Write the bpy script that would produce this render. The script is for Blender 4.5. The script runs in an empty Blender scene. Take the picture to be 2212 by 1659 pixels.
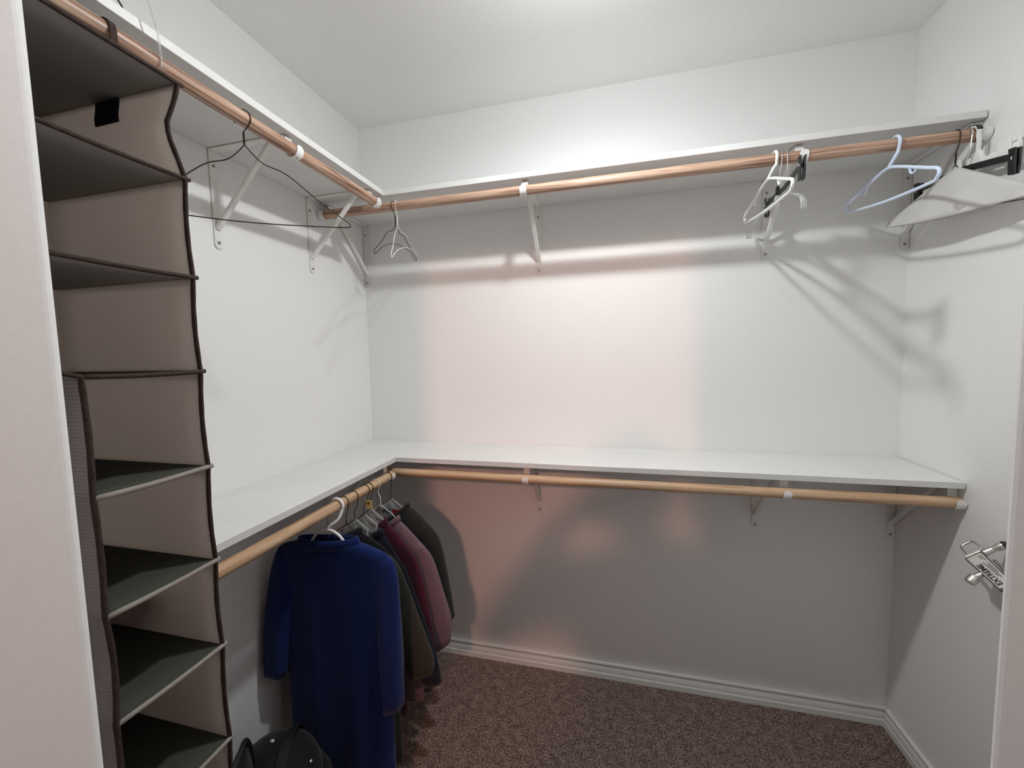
import bpy, bmesh, math, random
from mathutils import Vector, Matrix, Quaternion
random.seed(7)
PI = math.pi
S = bpy.context.scene
COL = S.collection
V = Vector

# ------------------------------------------------------------------ room dimensions (metres)
W = 2.102          # closet width, left wall at x=0
H = 2.44           # ceiling
ZU, ZL = 2.034, 1.013   # tops of the upper and lower shelves
T = 0.019          # shelf board thickness
DU, DL = 0.284, 0.288   # shelf depths
YF, YB = -1.40, -1.515  # closet side and bedroom side of the front wall
XL, XR = 0.574, 1.338   # door opening

# ------------------------------------------------------------------ materials
def node_mat(name, color, rough=0.6, metal=0.0, spec=0.5, **kw):
    m = bpy.data.materials.new(name); m.use_nodes = True
    b = m.node_tree.nodes['Principled BSDF']
    b.inputs['Base Color'].default_value = (*color, 1)
    b.inputs['Roughness'].default_value = rough
    b.inputs['Metallic'].default_value = metal
    b.inputs['Specular IOR Level'].default_value = spec
    for k, v in kw.items(): b.inputs[k].default_value = v
    return m
def N(m, t, **kw):
    n = m.node_tree.nodes.new(t)
    for k, v in kw.items():
        if hasattr(n, k) and not isinstance(v, tuple): setattr(n, k, v)
        else: n.inputs[k].default_value = v
    return n
def L(m, a, b): m.node_tree.links.new(a, b)
def add_noise(m, scale=40, detail=3, c0=None, c1=None, bump=0.1, dist=0.002, stretch=(1, 1, 1), p0=.35, p1=.65):
    """object-space noise driving colour (c0..c1) and bump"""
    bs = m.node_tree.nodes['Principled BSDF']
    tc = N(m, 'ShaderNodeTexCoord'); mp = N(m, 'ShaderNodeMapping')
    mp.inputs['Scale'].default_value = stretch
    L(m, tc.outputs['Object'], mp.inputs['Vector'])
    nz = N(m, 'ShaderNodeTexNoise'); nz.inputs['Scale'].default_value = scale; nz.inputs['Detail'].default_value = detail
    L(m, mp.outputs['Vector'], nz.inputs['Vector'])
    if c0:
        cr = N(m, 'ShaderNodeValToRGB'); cr.color_ramp.elements[0].position = p0; cr.color_ramp.elements[1].position = p1
        cr.color_ramp.elements[0].color = (*c0, 1); cr.color_ramp.elements[1].color = (*c1, 1)
        L(m, nz.outputs['Fac'], cr.inputs['Fac']); L(m, cr.outputs['Color'], bs.inputs['Base Color'])
    if bump:
        bp = N(m, 'ShaderNodeBump'); bp.inputs['Strength'].default_value = bump; bp.inputs['Distance'].default_value = dist
        L(m, nz.outputs['Fac'], bp.inputs['Height']); L(m, bp.outputs['Normal'], bs.inputs['Normal'])
    return m
def add_ribs(m, axis, scale, bump=.5, dist=.001, c0=None, c1=None):
    """fine woven ribs across one object axis"""
    bs = m.node_tree.nodes['Principled BSDF']
    tc = N(m, 'ShaderNodeTexCoord'); wv = N(m, 'ShaderNodeTexWave')
    wv.bands_direction = axis; wv.inputs['Scale'].default_value = scale; wv.inputs['Distortion'].default_value = .15
    L(m, tc.outputs['Object'], wv.inputs['Vector'])
    bp = N(m, 'ShaderNodeBump'); bp.inputs['Strength'].default_value = bump; bp.inputs['Distance'].default_value = dist
    L(m, wv.outputs['Fac'], bp.inputs['Height']); L(m, bp.outputs['Normal'], bs.inputs['Normal'])
    if c0:
        cr = N(m, 'ShaderNodeValToRGB')
        cr.color_ramp.elements[0].color = (*c0, 1); cr.color_ramp.elements[1].color = (*c1, 1)
        L(m, wv.outputs['Fac'], cr.inputs['Fac']); L(m, cr.outputs['Color'], bs.inputs['Base Color'])
    return m

M = {}
M['wall'] = add_noise(node_mat('wall paint', (.80, .80, .79), .55, spec=.35), 130, 3, (.825, .825, .815), (.845, .845, .835), .10, .0012)
M['ceiling'] = add_noise(node_mat('ceiling paint', (.78, .775, .76), .8, spec=.2), 90, 4, (.87, .865, .86), (.885, .88, .875), .12, .0012)
M['trim'] = node_mat('trim paint', (.72, .72, .69), .4)
M['shelf'] = add_noise(node_mat('white melamine', (.77, .77, .755), .34), 6, 3, (.715, .715, .70), (.745, .745, .73), 0)
M['bracket'] = add_noise(node_mat('white enamelled steel', (.80, .80, .77), .38), 25, 2, (.78, .78, .75), (.82, .82, .79), 0)
M['screw'] = node_mat('screw steel', (.28, .26, .24), .4, .7)
M['bronze'] = node_mat('dark lacquered wire', (.045, .032, .022), .38, .6)
M['white_wire'] = node_mat('white coated wire', (.85, .84, .80), .4)
M['chrome'] = node_mat('chrome', (.80, .80, .80), .16, 1.0)
M['white_plastic'] = node_mat('white plastic', (.88, .88, .85), .35)
M['blue_plastic'] = node_mat('pale blue plastic', (.66, .76, .92), .35)
M['black_plastic'] = node_mat('black plastic', (.012, .012, .013), .35)
M['clear'] = node_mat('clear plastic', (.93, .95, .95), .08, **{'Transmission Weight': .85, 'IOR': 1.3})
M['paper'] = add_noise(node_mat('white paper', (.80, .79, .775), .8, spec=.2), 14, 3, (.76, .75, .735), (.83, .82, .80), .3, .004)
M['paper_dim'] = add_noise(node_mat('thin grey paper', (.46, .47, .46), .8, spec=.2), 18, 3, (.38, .39, .385), (.58, .58, .57), .5, .004)
M['ink'] = node_mat('black ink', (.02, .02, .02), .7)
M['red_ink'] = node_mat('red ink', (.42, .018, .035), .7)
M['yellow'] = node_mat('yellow tag', (.80, .53, .16), .6)
# wood: grain stretched along local x of the rod
def wood(name, a, b, c):
    m = node_mat(name, b, .42)
    bs = m.node_tree.nodes['Principled BSDF']
    tc = N(m, 'ShaderNodeTexCoord'); mp = N(m, 'ShaderNodeMapping'); mp.inputs['Scale'].default_value = (1.6, 48, 48)
    L(m, tc.outputs['Object'], mp.inputs['Vector'])
    n1 = N(m, 'ShaderNodeTexNoise'); n1.inputs['Scale'].default_value = 2.2; n1.inputs['Detail'].default_value = 5; n1.inputs['Distortion'].default_value = 1.1
    L(m, mp.outputs['Vector'], n1.inputs['Vector'])
    cr = N(m, 'ShaderNodeValToRGB'); e = cr.color_ramp.elements
    e[0].position = .34; e[0].color = (*a, 1); e[1].position = .66; e[1].color = (*c, 1)
    k = e.new(.47); k.color = (*b, 1)
    L(m, n1.outputs['Fac'], cr.inputs['Fac']); L(m, cr.outputs['Color'], bs.inputs['Base Color'])
    bp = N(m, 'ShaderNodeBump'); bp.inputs['Strength'].default_value = .12; bp.inputs['Distance'].default_value = .001
    L(m, n1.outputs['Fac'], bp.inputs['Height']); L(m, bp.outputs['Normal'], bs.inputs['Normal'])
    return m
M['wood_up'] = wood('reddish oak', (.17, .08, .05), (.42, .255, .175), (.60, .42, .31))
M['wood_low'] = wood('honey hemlock', (.40, .235, .13), (.54, .36, .22), (.61, .43, .28))
# carpet
m = node_mat('brown cut pile carpet', (.2, .15, .13), .95, spec=.1)
bs = m.node_tree.nodes['Principled BSDF']
tc = N(m, 'ShaderNodeTexCoord')
n1 = N(m, 'ShaderNodeTexNoise'); n1.inputs['Scale'].default_value = 150; n1.inputs['Detail'].default_value = 3; n1.inputs['Roughness'].default_value = .7
n2 = N(m, 'ShaderNodeTexNoise'); n2.inputs['Scale'].default_value = 34; n2.inputs['Detail'].default_value = 3
for n in (n1, n2): L(m, tc.outputs['Object'], n.inputs['Vector'])
ad = N(m, 'ShaderNodeMath'); ad.operation = 'MULTIPLY_ADD'; ad.inputs[1].default_value = .26
L(m, n2.outputs['Fac'], ad.inputs[0]); L(m, n1.outputs['Fac'], ad.inputs[2])
cr = N(m, 'ShaderNodeValToRGB'); e = cr.color_ramp.elements
e[0].position = .46; e[0].color = (.06, .036, .031, 1); e[1].position = .79; e[1].color = (.46, .35, .31, 1)
k = e.new(.625); k.color = (.22, .155, .135, 1)
L(m, ad.outputs[0], cr.inputs['Fac']); L(m, cr.outputs['Color'], bs.inputs['Base Color'])
bp = N(m, 'ShaderNodeBump'); bp.inputs['Strength'].default_value = .9; bp.inputs['Distance'].default_value = .012
L(m, n1.outputs['Fac'], bp.inputs['Height']); L(m, bp.outputs['Normal'], bs.inputs['Normal'])
M['carpet'] = m
# organizer fabrics
M['org_side'] = add_ribs(node_mat('taupe non-woven fabric', (.60, .555, .52), .9, spec=.15), 'Z', 95, .2, .0006)
M['org_out_lit'] = add_ribs(node_mat('ribbed fabric lightened for bedroom light', (.40, .36, .345), .9, spec=.15), 'Z', 60, .5, .001, (.34, .30, .29), (.46, .42, .40))  # grey raised so the colour itself carries bedroom light on the near panel
mm = add_ribs(node_mat('grey ribbed fabric', (.2, .2, .2), .9, spec=.2), 'Y', 110, .3, .0006)   # dark on upward faces, lighter on downward ones
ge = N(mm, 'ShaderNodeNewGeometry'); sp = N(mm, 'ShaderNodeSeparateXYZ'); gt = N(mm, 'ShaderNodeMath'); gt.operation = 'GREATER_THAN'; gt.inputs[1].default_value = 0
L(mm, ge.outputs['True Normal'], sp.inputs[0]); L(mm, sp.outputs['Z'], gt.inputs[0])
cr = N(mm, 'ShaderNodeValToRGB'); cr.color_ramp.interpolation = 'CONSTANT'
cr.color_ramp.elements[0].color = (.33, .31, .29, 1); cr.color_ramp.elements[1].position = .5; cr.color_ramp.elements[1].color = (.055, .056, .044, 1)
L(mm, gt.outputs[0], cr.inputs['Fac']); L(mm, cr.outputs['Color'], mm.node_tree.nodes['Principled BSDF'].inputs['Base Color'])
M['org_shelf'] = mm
M['org_edge'] = add_noise(node_mat('brown binding tape', (.045, .030, .025), .85, spec=.2), 300, 2, (.035, .022, .018), (.06, .042, .036), .3, .001)
M['org_bind'] = node_mat('taupe binding', (.30, .27, .25), .9, spec=.15)
M['org_tab'] = add_noise(node_mat('black hook and loop tab', (.02, .02, .022), .95, spec=.1), 400, 2, None, None, .5, .001)
def cloth(name, col, var=.25, rough=.92):
    c0 = tuple(v * (1 - var) for v in col); c1 = tuple(v * (1 + var) for v in col)
    mm = add_noise(node_mat(name, col, rough, spec=.12), 420, 2, c0, c1, .35, .0008)
    mm.node_tree.nodes['Principled BSDF'].inputs['Sheen Weight'].default_value = .12
    return mm
M['blue'] = cloth('royal blue knit', (.005, .018, .100))
M['black_cloth'] = cloth('black knit', (.011, .011, .013))
M['olive'] = cloth('dark olive grey knit', (.040, .039, .031))
M['navy'] = cloth('midnight navy cloth', (.013, .014, .024))
M['maroon'] = cloth('maroon cloth', (.060, .012, .026))
M['mauve'] = cloth('dusty mauve cloth', (.175, .115, .14))
M['charcoal'] = cloth('charcoal fleece', (.026, .027, .025))
M['bag'] = cloth('charcoal nylon', (.012, .0125, .0155), .2, .7)
M['bag_edge'] = node_mat('black piping', (.008, .008, .01), .6)
M['bag_strip'] = node_mat('grey reflective strip', (.16, .18, .18), .5)
M['snap'] = node_mat('pale metal snap', (.75, .74, .72), .3, .5)
M['lock_metal'] = add_noise(node_mat('brushed nickel', (.62, .60, .56), .3, .9), 120, 2, (.55, .53, .49), (.68, .66, .62), .1, .0005)
M['lock_plate'] = node_mat('silver label plate', (.60, .57, .54), .38, .55)
M['lock_dark'] = node_mat('dark etched steel', (.13, .11, .105), .45, .4)
for nm, st in (('lamp', 890.0), ('lamp_side', 184.0)):
    M[nm] = node_mat('frosted ' + nm, (.9, .9, .88), .5)
    lb = M[nm].node_tree.nodes['Principled BSDF']
    lb.inputs['Emission Color'].default_value = (.955, .99, 1.0, 1); lb.inputs['Emission Strength'].default_value = st
def translucent(m, f, col):
    nt = m.node_tree; out = nt.nodes['Material Output']; bsd = nt.nodes['Principled BSDF']
    tr = nt.nodes.new('ShaderNodeBsdfTranslucent'); tr.inputs['Color'].default_value = (*col, 1)
    mx = nt.nodes.new('ShaderNodeMixShader'); mx.inputs[0].default_value = f
    nt.links.new(bsd.outputs[0], mx.inputs[1]); nt.links.new(tr.outputs[0], mx.inputs[2]); nt.links.new(mx.outputs[0], out.inputs['Surface'])
translucent(M['org_side'], .55, (.68, .62, .575)); translucent(M['org_out_lit'], .35, (.5, .45, .42))
translucent(M['paper'], .3, (.8, .78, .74)); translucent(M['paper_dim'], .3, (.6, .6, .58))

# ------------------------------------------------------------------ mesh helpers
class MB:
    def __init__(s): s.v = []; s.f = []
    def add(s, vs, fs):
        o = len(s.v); s.v += [V(p) for p in vs]; s.f += [tuple(i + o for i in f) for f in fs]; return s
    def box(s, a, b, mat=None):
        x0, y0, z0 = a; x1, y1, z1 = b
        vs = [(x0, y0, z0), (x1, y0, z0), (x1, y1, z0), (x0, y1, z0), (x0, y0, z1), (x1, y0, z1), (x1, y1, z1), (x0, y1, z1)]
        if mat: vs = [mat @ V(p) for p in vs]
        return s.add(vs, [(0, 3, 2, 1), (4, 5, 6, 7), (0, 1, 5, 4), (1, 2, 6, 5), (2, 3, 7, 6), (3, 0, 4, 7)])
    def tube(s, pts, r, n=8, closed=False, cap=True, rz=None):
        """round tube through pts (parallel transport); r number or list"""
        P = [V(p) for p in pts]; k = len(P)
        rr = r if isinstance(r, (list, tuple)) else [r] * k
        tang = []
        for i in range(k):
            a = P[(i - 1) % k] if (closed or i > 0) else P[i]
            b = P[(i + 1) % k] if (closed or i < k - 1) else P[i]
            d = b - a; tang.append(d.normalized() if d.length > 1e-9 else V((0, 0, 1)))
        t0 = tang[0]; ref = V((0, 0, 1)) if abs(t0.z) < .9 else V((1, 0, 0))
        u = (ref - t0 * ref.dot(t0)).normalized()
        vs = []
        for i in range(k):
            t = tang[i]; u = (u - t * u.dot(t)).normalized(); w = t.cross(u)
            for j in range(n):
                a = 2 * PI * j / n
                vs.append(P[i] + u * (rr[i] * math.cos(a)) + w * ((rz if rz else rr[i]) * math.sin(a)))
        fs = []
        for i in range(k if closed else k - 1):
            i2 = (i + 1) % k
            for j in range(n):
                j2 = (j + 1) % n; fs.append((i * n + j, i * n + j2, i2 * n + j2, i2 * n + j))
        if cap and not closed:
            fs.append(tuple(range(n - 1, -1, -1))); fs.append(tuple((k - 1) * n + j for j in range(n)))
        return s.add(vs, fs)
    def strip(s, pts, wdir, width, th):
        """flat bar of given width (along wdir) and thickness following pts"""
        P = [V(p) for p in pts]; wd = V(wdir).normalized(); vs = []
        for i in range(len(P)):
            a = P[max(i - 1, 0)]; b = P[min(i + 1, len(P) - 1)]
            t = (b - a).normalized(); nn = t.cross(wd).normalized()
            if 0 < i < len(P) - 1:
                c = abs(nn.dot((P[i] - P[i - 1]).normalized().cross(wd).normalized())); c = max(c, .5)
            else: c = 1
            for sx, sy in ((-1, -1), (1, -1), (1, 1), (-1, 1)):
                vs.append(P[i] + wd * (sx * width / 2) + nn * (sy * th / 2 / c))
        fs = []
        for i in range(len(P) - 1):
            for j in range(4):
                j2 = (j + 1) % 4; fs.append((i * 4 + j, i * 4 + j2, i * 4 + 4 + j2, i * 4 + 4 + j))
        fs.append((3, 2, 1, 0)); k = (len(P) - 1) * 4; fs.append((k, k + 1, k + 2, k + 3))
        return s.add(vs, fs)
    def prism(s, poly, origin, ex, ey, ez, depth):
        """polygon in (ex,ey) at origin, extruded along ez by depth"""
        o, ex, ey, ez = V(origin), V(ex), V(ey), V(ez); n = len(poly)
        a = [o + ex * p[0] + ey * p[1] for p in poly]; b = [p + ez * depth for p in a]
        fs = [tuple(range(n - 1, -1, -1)), tuple(range(n, 2 * n))] + [(i, (i + 1) % n, n + (i + 1) % n, n + i) for i in range(n)]
        return s.add(a + b, fs)
    def rings(s, rings, closed_ring=True, cap0=False, cap1=False):
        n = len(rings[0]); vs = [p for r in rings for p in r]; fs = []
        for i in range(len(rings) - 1):
            for j in range(n if closed_ring else n - 1):
                j2 = (j + 1) % n; fs.append((i * n + j, i * n + j2, (i + 1) * n + j2, (i + 1) * n + j))
        if cap0: fs.append(tuple(range(n - 1, -1, -1)))
        if cap1: fs.append(tuple((len(rings) - 1) * n + j for j in range(n)))
        return s.add(vs, fs)
    def sphere(s, c, r, n=16, k=10, sc=(1, 1, 1)):
        c = V(c); R = []
        for i in range(k + 1):
            a = PI * i / k; rr = max(math.sin(a), .002)
            R.append([c + V((r * sc[0] * rr * math.cos(2 * PI * j / n), r * sc[1] * rr * math.sin(2 * PI * j / n), -r * sc[2] * math.cos(a))) for j in range(n)])
        return s.rings(R, True, True, True)
    def build(s, name, mat, parent=None, smooth=False, bevel=0, solid=0, subsurf=0, segs=2, angle=None):
        me = bpy.data.meshes.new(name); off = parent.matrix_basis.translation if (parent and parent.type == 'EMPTY') else V((0, 0, 0))
        me.from_pydata([tuple(p) for p in s.v], [], s.f)
        bm = bmesh.new(); bm.from_mesh(me); bmesh.ops.recalc_face_normals(bm, faces=bm.faces); bm.to_mesh(me); bm.free()
        if smooth: me.polygons.foreach_set('use_smooth', [True] * len(me.polygons))
        me.materials.append(M[mat] if isinstance(mat, str) else mat)
        o = bpy.data.objects.new(name, me); COL.objects.link(o)
        if parent:
            o.parent = parent
            p = parent; tot = V((0, 0, 0))
            while p: tot += p.location; p = p.parent
            o.location = -tot          # meshes are written in world coordinates
        if solid:
            d = o.modifiers.new('solid', 'SOLIDIFY'); d.thickness = solid; d.offset = 0
        if bevel:
            d = o.modifiers.new('bevel', 'BEVEL'); d.width = bevel; d.segments = segs; d.limit_method = 'ANGLE'; d.angle_limit = math.radians(40)
        if subsurf:
            d = o.modifiers.new('sub', 'SUBSURF'); d.levels = d.render_levels = subsurf
        return o

def empty(name, loc=(0, 0, 0)):
    o = bpy.data.objects.new(name, None); o.location = loc; o.empty_display_size = .05; COL.objects.link(o); return o
def tag(o, label, cat, group=None):
    o['label'] = label; o['category'] = cat
    if group: o['group'] = group
    return o
def struct(o): o['kind'] = 'structure'; return o
def text_mesh(body, name, mat, size, origin, ex, ey, parent, depth=.0004, bold=0, sx=1.0):
    cu = bpy.data.curves.new(name, 'FONT'); cu.body = body; cu.size = size; cu.extrude = depth; cu.offset = bold
    to = bpy.data.objects.new(name + '_curve', cu); COL.objects.link(to)
    bpy.context.view_layer.update()
    me = bpy.data.meshes.new_from_object(to.evaluated_get(bpy.context.evaluated_depsgraph_get()))
    bpy.data.objects.remove(to); me.name = name
    ex, ey = V(ex).normalized(), V(ey).normalized(); ez = ex.cross(ey)
    for v in me.vertices:
        c = v.co.copy(); v.co = V(origin) + ex * (c.x * sx) + ey * c.y + ez * c.z
    me.materials.clear(); me.materials.append(M[mat])
    o = bpy.data.objects.new(name, me); COL.objects.link(o); o.parent = parent
    p = parent; tot = V((0, 0, 0))
    while p: tot += p.location; p = p.parent
    o.location = -tot
    return o
def arc(c, r, a0, a1, n, ex, ey):
    c, ex, ey = V(c), V(ex), V(ey)
    return [c + ex * (r * math.cos(math.radians(a0 + (a1 - a0) * i / n))) + ey * (r * math.sin(math.radians(a0 + (a1 - a0) * i / n))) for i in range(n + 1)]
def smooth_path(pts, sub=6):
    P = [V(p) for p in pts]; out = []
    for i in range(len(P) - 1):
        p0 = P[max(i - 1, 0)]; p1 = P[i]; p2 = P[i + 1]; p3 = P[min(i + 2, len(P) - 1)]
        for k in range(sub):
            t = k / sub
            out.append(.5 * ((2 * p1) + (p2 - p0) * t + (2 * p0 - 5 * p1 + 4 * p2 - p3) * t * t + (3 * p1 - p0 - 3 * p2 + p3) * t ** 3))
    out.append(P[-1]); return out

# ------------------------------------------------------------------ room shell
BX0, BX1, BY = -1.6, 3.4, -6.6      # bedroom beyond the doorway
struct(MB().box((BX0 - .1, BY - .1, -.1), (BX1 + .1, .12, 0)).build('floor', 'carpet'))
struct(MB().box((BX0 - .1, BY - .1, H), (BX1 + .1, .12, H + .1)).build('ceiling', 'ceiling'))
struct(MB().box((-.12, YB + .0005, 0), (0, .12, H)).build('wall_left', 'wall'))
struct(MB().box((0, 0, 0), (W, .12, H)).build('wall_back', 'wall'))
struct(MB().box((W, YB + .0005, 0), (W + .12, .12, H)).build('wall_right', 'wall'))
# front wall with the drywall-wrapped doorway, rounded corner beads
def door_wall():
    m = MB(); r = .013; HD = 2.03
    def seg(x_far, x_edge, sgn):
        poly = [(x_far, YB), (x_far, YF)]
        a = arc((x_edge - sgn * r, YF - r, 0), r, 90, 0, 6, (sgn, 0, 0), (0, 1, 0))
        b = arc((x_edge - sgn * r, YB + r, 0), r, 0, -90, 6, (sgn, 0, 0), (0, 1, 0))
        poly += [(p.x, p.y) for p in a + b]
        return poly
    for poly in (seg(BX0 if False else -.0, XL, 1), seg(W, XR, -1)):
        m.prism(poly, (0, 0, 0), (1, 0, 0), (0, 1, 0), (0, 0, 1), HD)
    m.box((0, YB, HD), (W, YF, H))
    return m
struct(door_wall().build('wall_front', 'wall'))
struct(MB().box((BX0, YB, 0), (-.0005, YF, H)).box((W + .0005, YB, 0), (BX1, YF, H)).build('wall_bedroom', 'wall'))
def base_profile():
    return [(0, 0), (.014, 0), (.014, .024), (.0115, .026), (.0115, .031), (.0105, .041), (.0075, .050), (.0038, .0535), (.0045, .0560), (.0095, .0600), (.0106, .0640), (.0092, .0690), (.005, .0715), (0, .0715)]
def baseboard(name, a, b, nrm):
    a, b, nrm = V(a), V(b), V(nrm); d = (b - a); ln = d.length; d.normalize()
    struct(MB().prism(base_profile(), a + V((0, 0, .0002)), nrm, (0, 0, 1), d, ln).build(name, 'trim', bevel=.0008, segs=1))
baseboard('baseboard_back', (.0005, -.0004, 0), (W - .0005, -.0004, 0), (0, -1, 0))
baseboard('baseboard_right', (W - .0004, -.0145, 0), (W - .0004, YF, 0), (-1, 0, 0))
baseboard('baseboard_left', (.0004, -.0145, 0), (.0004, YF, 0), (1, 0, 0))
baseboard('baseboard_front', (.015, YF + .0004, 0), (XL - .02, YF + .0004, 0), (0, 1, 0))

# ------------------------------------------------------------------ shelves
G = .0006
def shelf(label, x0, y0, x1, y1, ztop, seam):
    o = MB().box((x0, y0, ztop - T), (x1, y1, ztop)).build('shelf', 'shelf', bevel=.0009, segs=1)
    return tag(o, label, 'shelf', 'white closet shelves')
shelf('upper white shelf board running along the back wall', G, -DU, W - .004, -G, ZU, 0)
shelf('upper white shelf board along the left wall, above the grey fabric organizer', G, YF + .002, DU, -DU - .0009, ZU, 0)
shelf('lower white shelf board running along the back wall', G, -DL, W - .004, -G, ZL, 0)
shelf('lower white shelf board along the left wall, above the hanging shirts', G, -1.132, DL, -DL - .0009, ZL, 0)

# ------------------------------------------------------------------ rods
def rod(label, a, b, mat, r):
    a, b = V(a), V(b); d = b - a; ln = d.length
    m = MB(); n = 28
    P = [(0, r - .0025), (.0006, r - .0008), (.0025, r)] + [(ln * i / 24, r) for i in range(1, 24)] + [(ln - .0025, r), (ln - .0006, r - .0008), (ln, r - .0025)]
    m.rings([[V((x, q * math.cos(2 * PI * j / n), q * math.sin(2 * PI * j / n))) for j in range(n)] for x, q in P], True, True, True)
    o = m.build('closet_rod', mat, smooth=True)
    for p in o.data.polygons:
        if len(p.vertices) > 4: p.use_smooth = False
    o.location = a; o.rotation_euler = (0, 0, math.atan2(d.y, d.x))
    return tag(o, label, 'rod', 'wooden hanging rods')
RR = .0165
UZ, LZ = 1.9715, .9505
RU, RLq = .2836, .2775          # rod centre distance from wall, upper / lower
rod('wooden hanging rod under the upper back shelf, with plastic hangers', (.006, -RU, UZ), (W - .006, -RU, UZ), 'wood_up', RR)
rod('wooden hanging rod under the upper left shelf, holding the grey organizer', (RU, -.329, UZ), (RU, YF + .004, UZ), 'wood_up', RR)
rod('empty wooden hanging rod under the lower back shelf', (.250, -RLq, LZ), (W - .006, -RLq, LZ), 'wood_low', RR)
rod('wooden hanging rod under the lower left shelf, with shirts on it', (RLq + .007, -.318, LZ), (RLq + .007, -1.128, LZ), 'wood_low', RR)

# ------------------------------------------------------------------ brackets
def bracket(label, base, out, zs, rodd, rodz, wid=.024):
    """base: point on wall under the shelf; out: direction away from wall"""
    o = V(out); lat = V((0, 0, 1)).cross(o); b = V(base) + o * .0012; b.z = zs - .0008
    root = empty('shelf_bracket', tuple(b))
    P = lambda y, z: b + o * y + V((0, 0, z))
    th = .0026
    # wall arm with rounded foot, slight pressed shoulders near the foot
    w2 = wid / 2; poly = [(-w2, -th), (w2, -th), (w2, -.266)] + [(w2 * math.cos(a), -.266 - w2 * math.sin(a)) for a in [PI * i / 10 for i in range(1, 10)]] + [(-w2, -.266)]
    MB().prism(poly, b, lat, (0, 0, 1), o, th).build('wall_arm', 'bracket', root, bevel=.0006, segs=1)
    for zz in (-.2465, -.268):
        pts = arc(P(th + .0002, zz), w2 * .92, 200, 340, 10, lat, (0, 0, 1))
        MB().tube(pts, .0007, 5).build('pressed_ridge', 'bracket', root, smooth=True)
    MB().strip([P(th * 1.02, -th / 2), P(.236, -th / 2)], lat, wid, th).build('shelf_arm', 'bracket', root, bevel=.0005, segs=1)
    # brace: shallow channel from the wall arm up to the shelf arm
    m = MB(); a0, a1 = P(th + .001, -.222), P(.212, -th - .0008)
    d = (a1 - a0).normalized(); up = d.cross(lat).normalized()
    prof = [(-.0085, .004), (-.0085, -.002), (-.006, -.0045), (.006, -.0045), (.0085, -.002), (.0085, .004), (.0068, .004), (.0068, -.0016), (.005, -.0030), (-.005, -.0030), (-.0068, -.0016), (-.0068, .004)]
    sg = 1 if up.z > 0 else -1
    m.prism([(p[0], p[1] * sg) for p in prof], a0, lat, up, d, (a1 - a0).length)
    m.build('brace', 'bracket', root)
    # rod hook: J strip that drops behind the rod, runs under it and ends in a rounded lip in front
    rc = rodz - b.z; R = RR + .0022
    yb = rodd - .0012 - R
    pts = [P(.228, -.0022), P(yb - .004, -.0026), P(yb, -.006)] + [P(yb, rc + .004)]
    cen = P(rodd - .0012, rc)
    pts += arc(cen, R, 180, 372, 16, o, (0, 0, 1))
    hk = MB().strip(pts, lat, wid - .001, .0022)
    k = pts[-1]; k0 = pts[-2]; tdir = (k - k0).normalized(); nn = tdir.cross(lat).normalized()
    w3 = (wid - .001) / 2
    pl = [(w3 * math.cos(PI * i / 10), w3 * .75 * math.sin(PI * i / 10)) for i in range(11)]
    hk.prism(pl, k - nn * .0011 - tdir * .0002, lat, tdir, nn, .0022)
    hk.build('rod_hook', 'bracket', root, smooth=False)
    for y, z, ax in ((th + .0004, -.045, o), (th + .0004, -.262, o)):
        c = P(y, z); e1, e2 = lat, V((0, 0, 1))
        MB().prism([(.0042 * math.cos(2 * PI * i / 12), .0042 * math.sin(2 * PI * i / 12)) for i in range(12)], c, e1, e2, o, .0016).build('screw', 'screw', root)
    c = cen + o * (R * math.cos(math.radians(285))) + V((0, 0, R * math.sin(math.radians(285) )))
    dn = (c - cen).normalized()
    MB().prism([(.0022 * math.cos(2 * PI * i / 10), .0022 * math.sin(2 * PI * i / 10)) for i in range(10)], c + dn * .0008, lat, o * math.sin(math.radians(75)) + V((0, 0, .26)), dn, .0012).build('screw', 'screw', root)
    return tag(root, label, 'bracket', 'white shelf and rod brackets')
ub, lbz = ZU - T, ZL - T
bracket('white shelf bracket in the back left corner, holding the upper back rod end', (.0145, 0, 0), (0, -1, 0), ub, RU, UZ)
bracket('white shelf bracket under the upper back shelf, just right of the dark wire hanger', (.824, 0, 0), (0, -1, 0), ub, RU, UZ)
bracket('white shelf bracket under the upper back shelf, behind the clear hanger', (1.664, 0, 0), (0, -1, 0), ub, RU, UZ)
bracket('white shelf bracket at the right end of the upper back shelf, against the right wall', (W - .0145, 0, 0), (0, -1, 0), ub, RU, UZ)
bracket('white shelf bracket on the upper left wall, at the corner end of its rod', (0, -.345, 0), (1, 0, 0), ub, RU, UZ)
bracket('white shelf bracket on the upper left wall, behind the large wire hanger', (0, -.727, 0), (1, 0, 0), ub, RU, UZ)
bracket('white shelf bracket under the lower back shelf, right of the shirts', (.810, 0, 0), (0, -1, 0), lbz, RLq, LZ)
bracket('white shelf bracket under the lower back shelf, below the middle right of its rod', (1.650, 0, 0), (0, -1, 0), lbz, RLq, LZ)
bracket('white shelf bracket at the right end of the lower back shelf', (W - .0145, 0, 0), (0, -1, 0), lbz, RLq, LZ)
bracket('white shelf bracket at the corner end of the lower left rod, behind the shirts', (0, -.332, 0), (1, 0, 0), lbz, RLq + .007, LZ)

bracket('white shelf bracket at the outer end of the lower left shelf, beside the organizer', (0, -1.112, 0), (1, 0, 0), lbz, RLq + .007, LZ)
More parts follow.
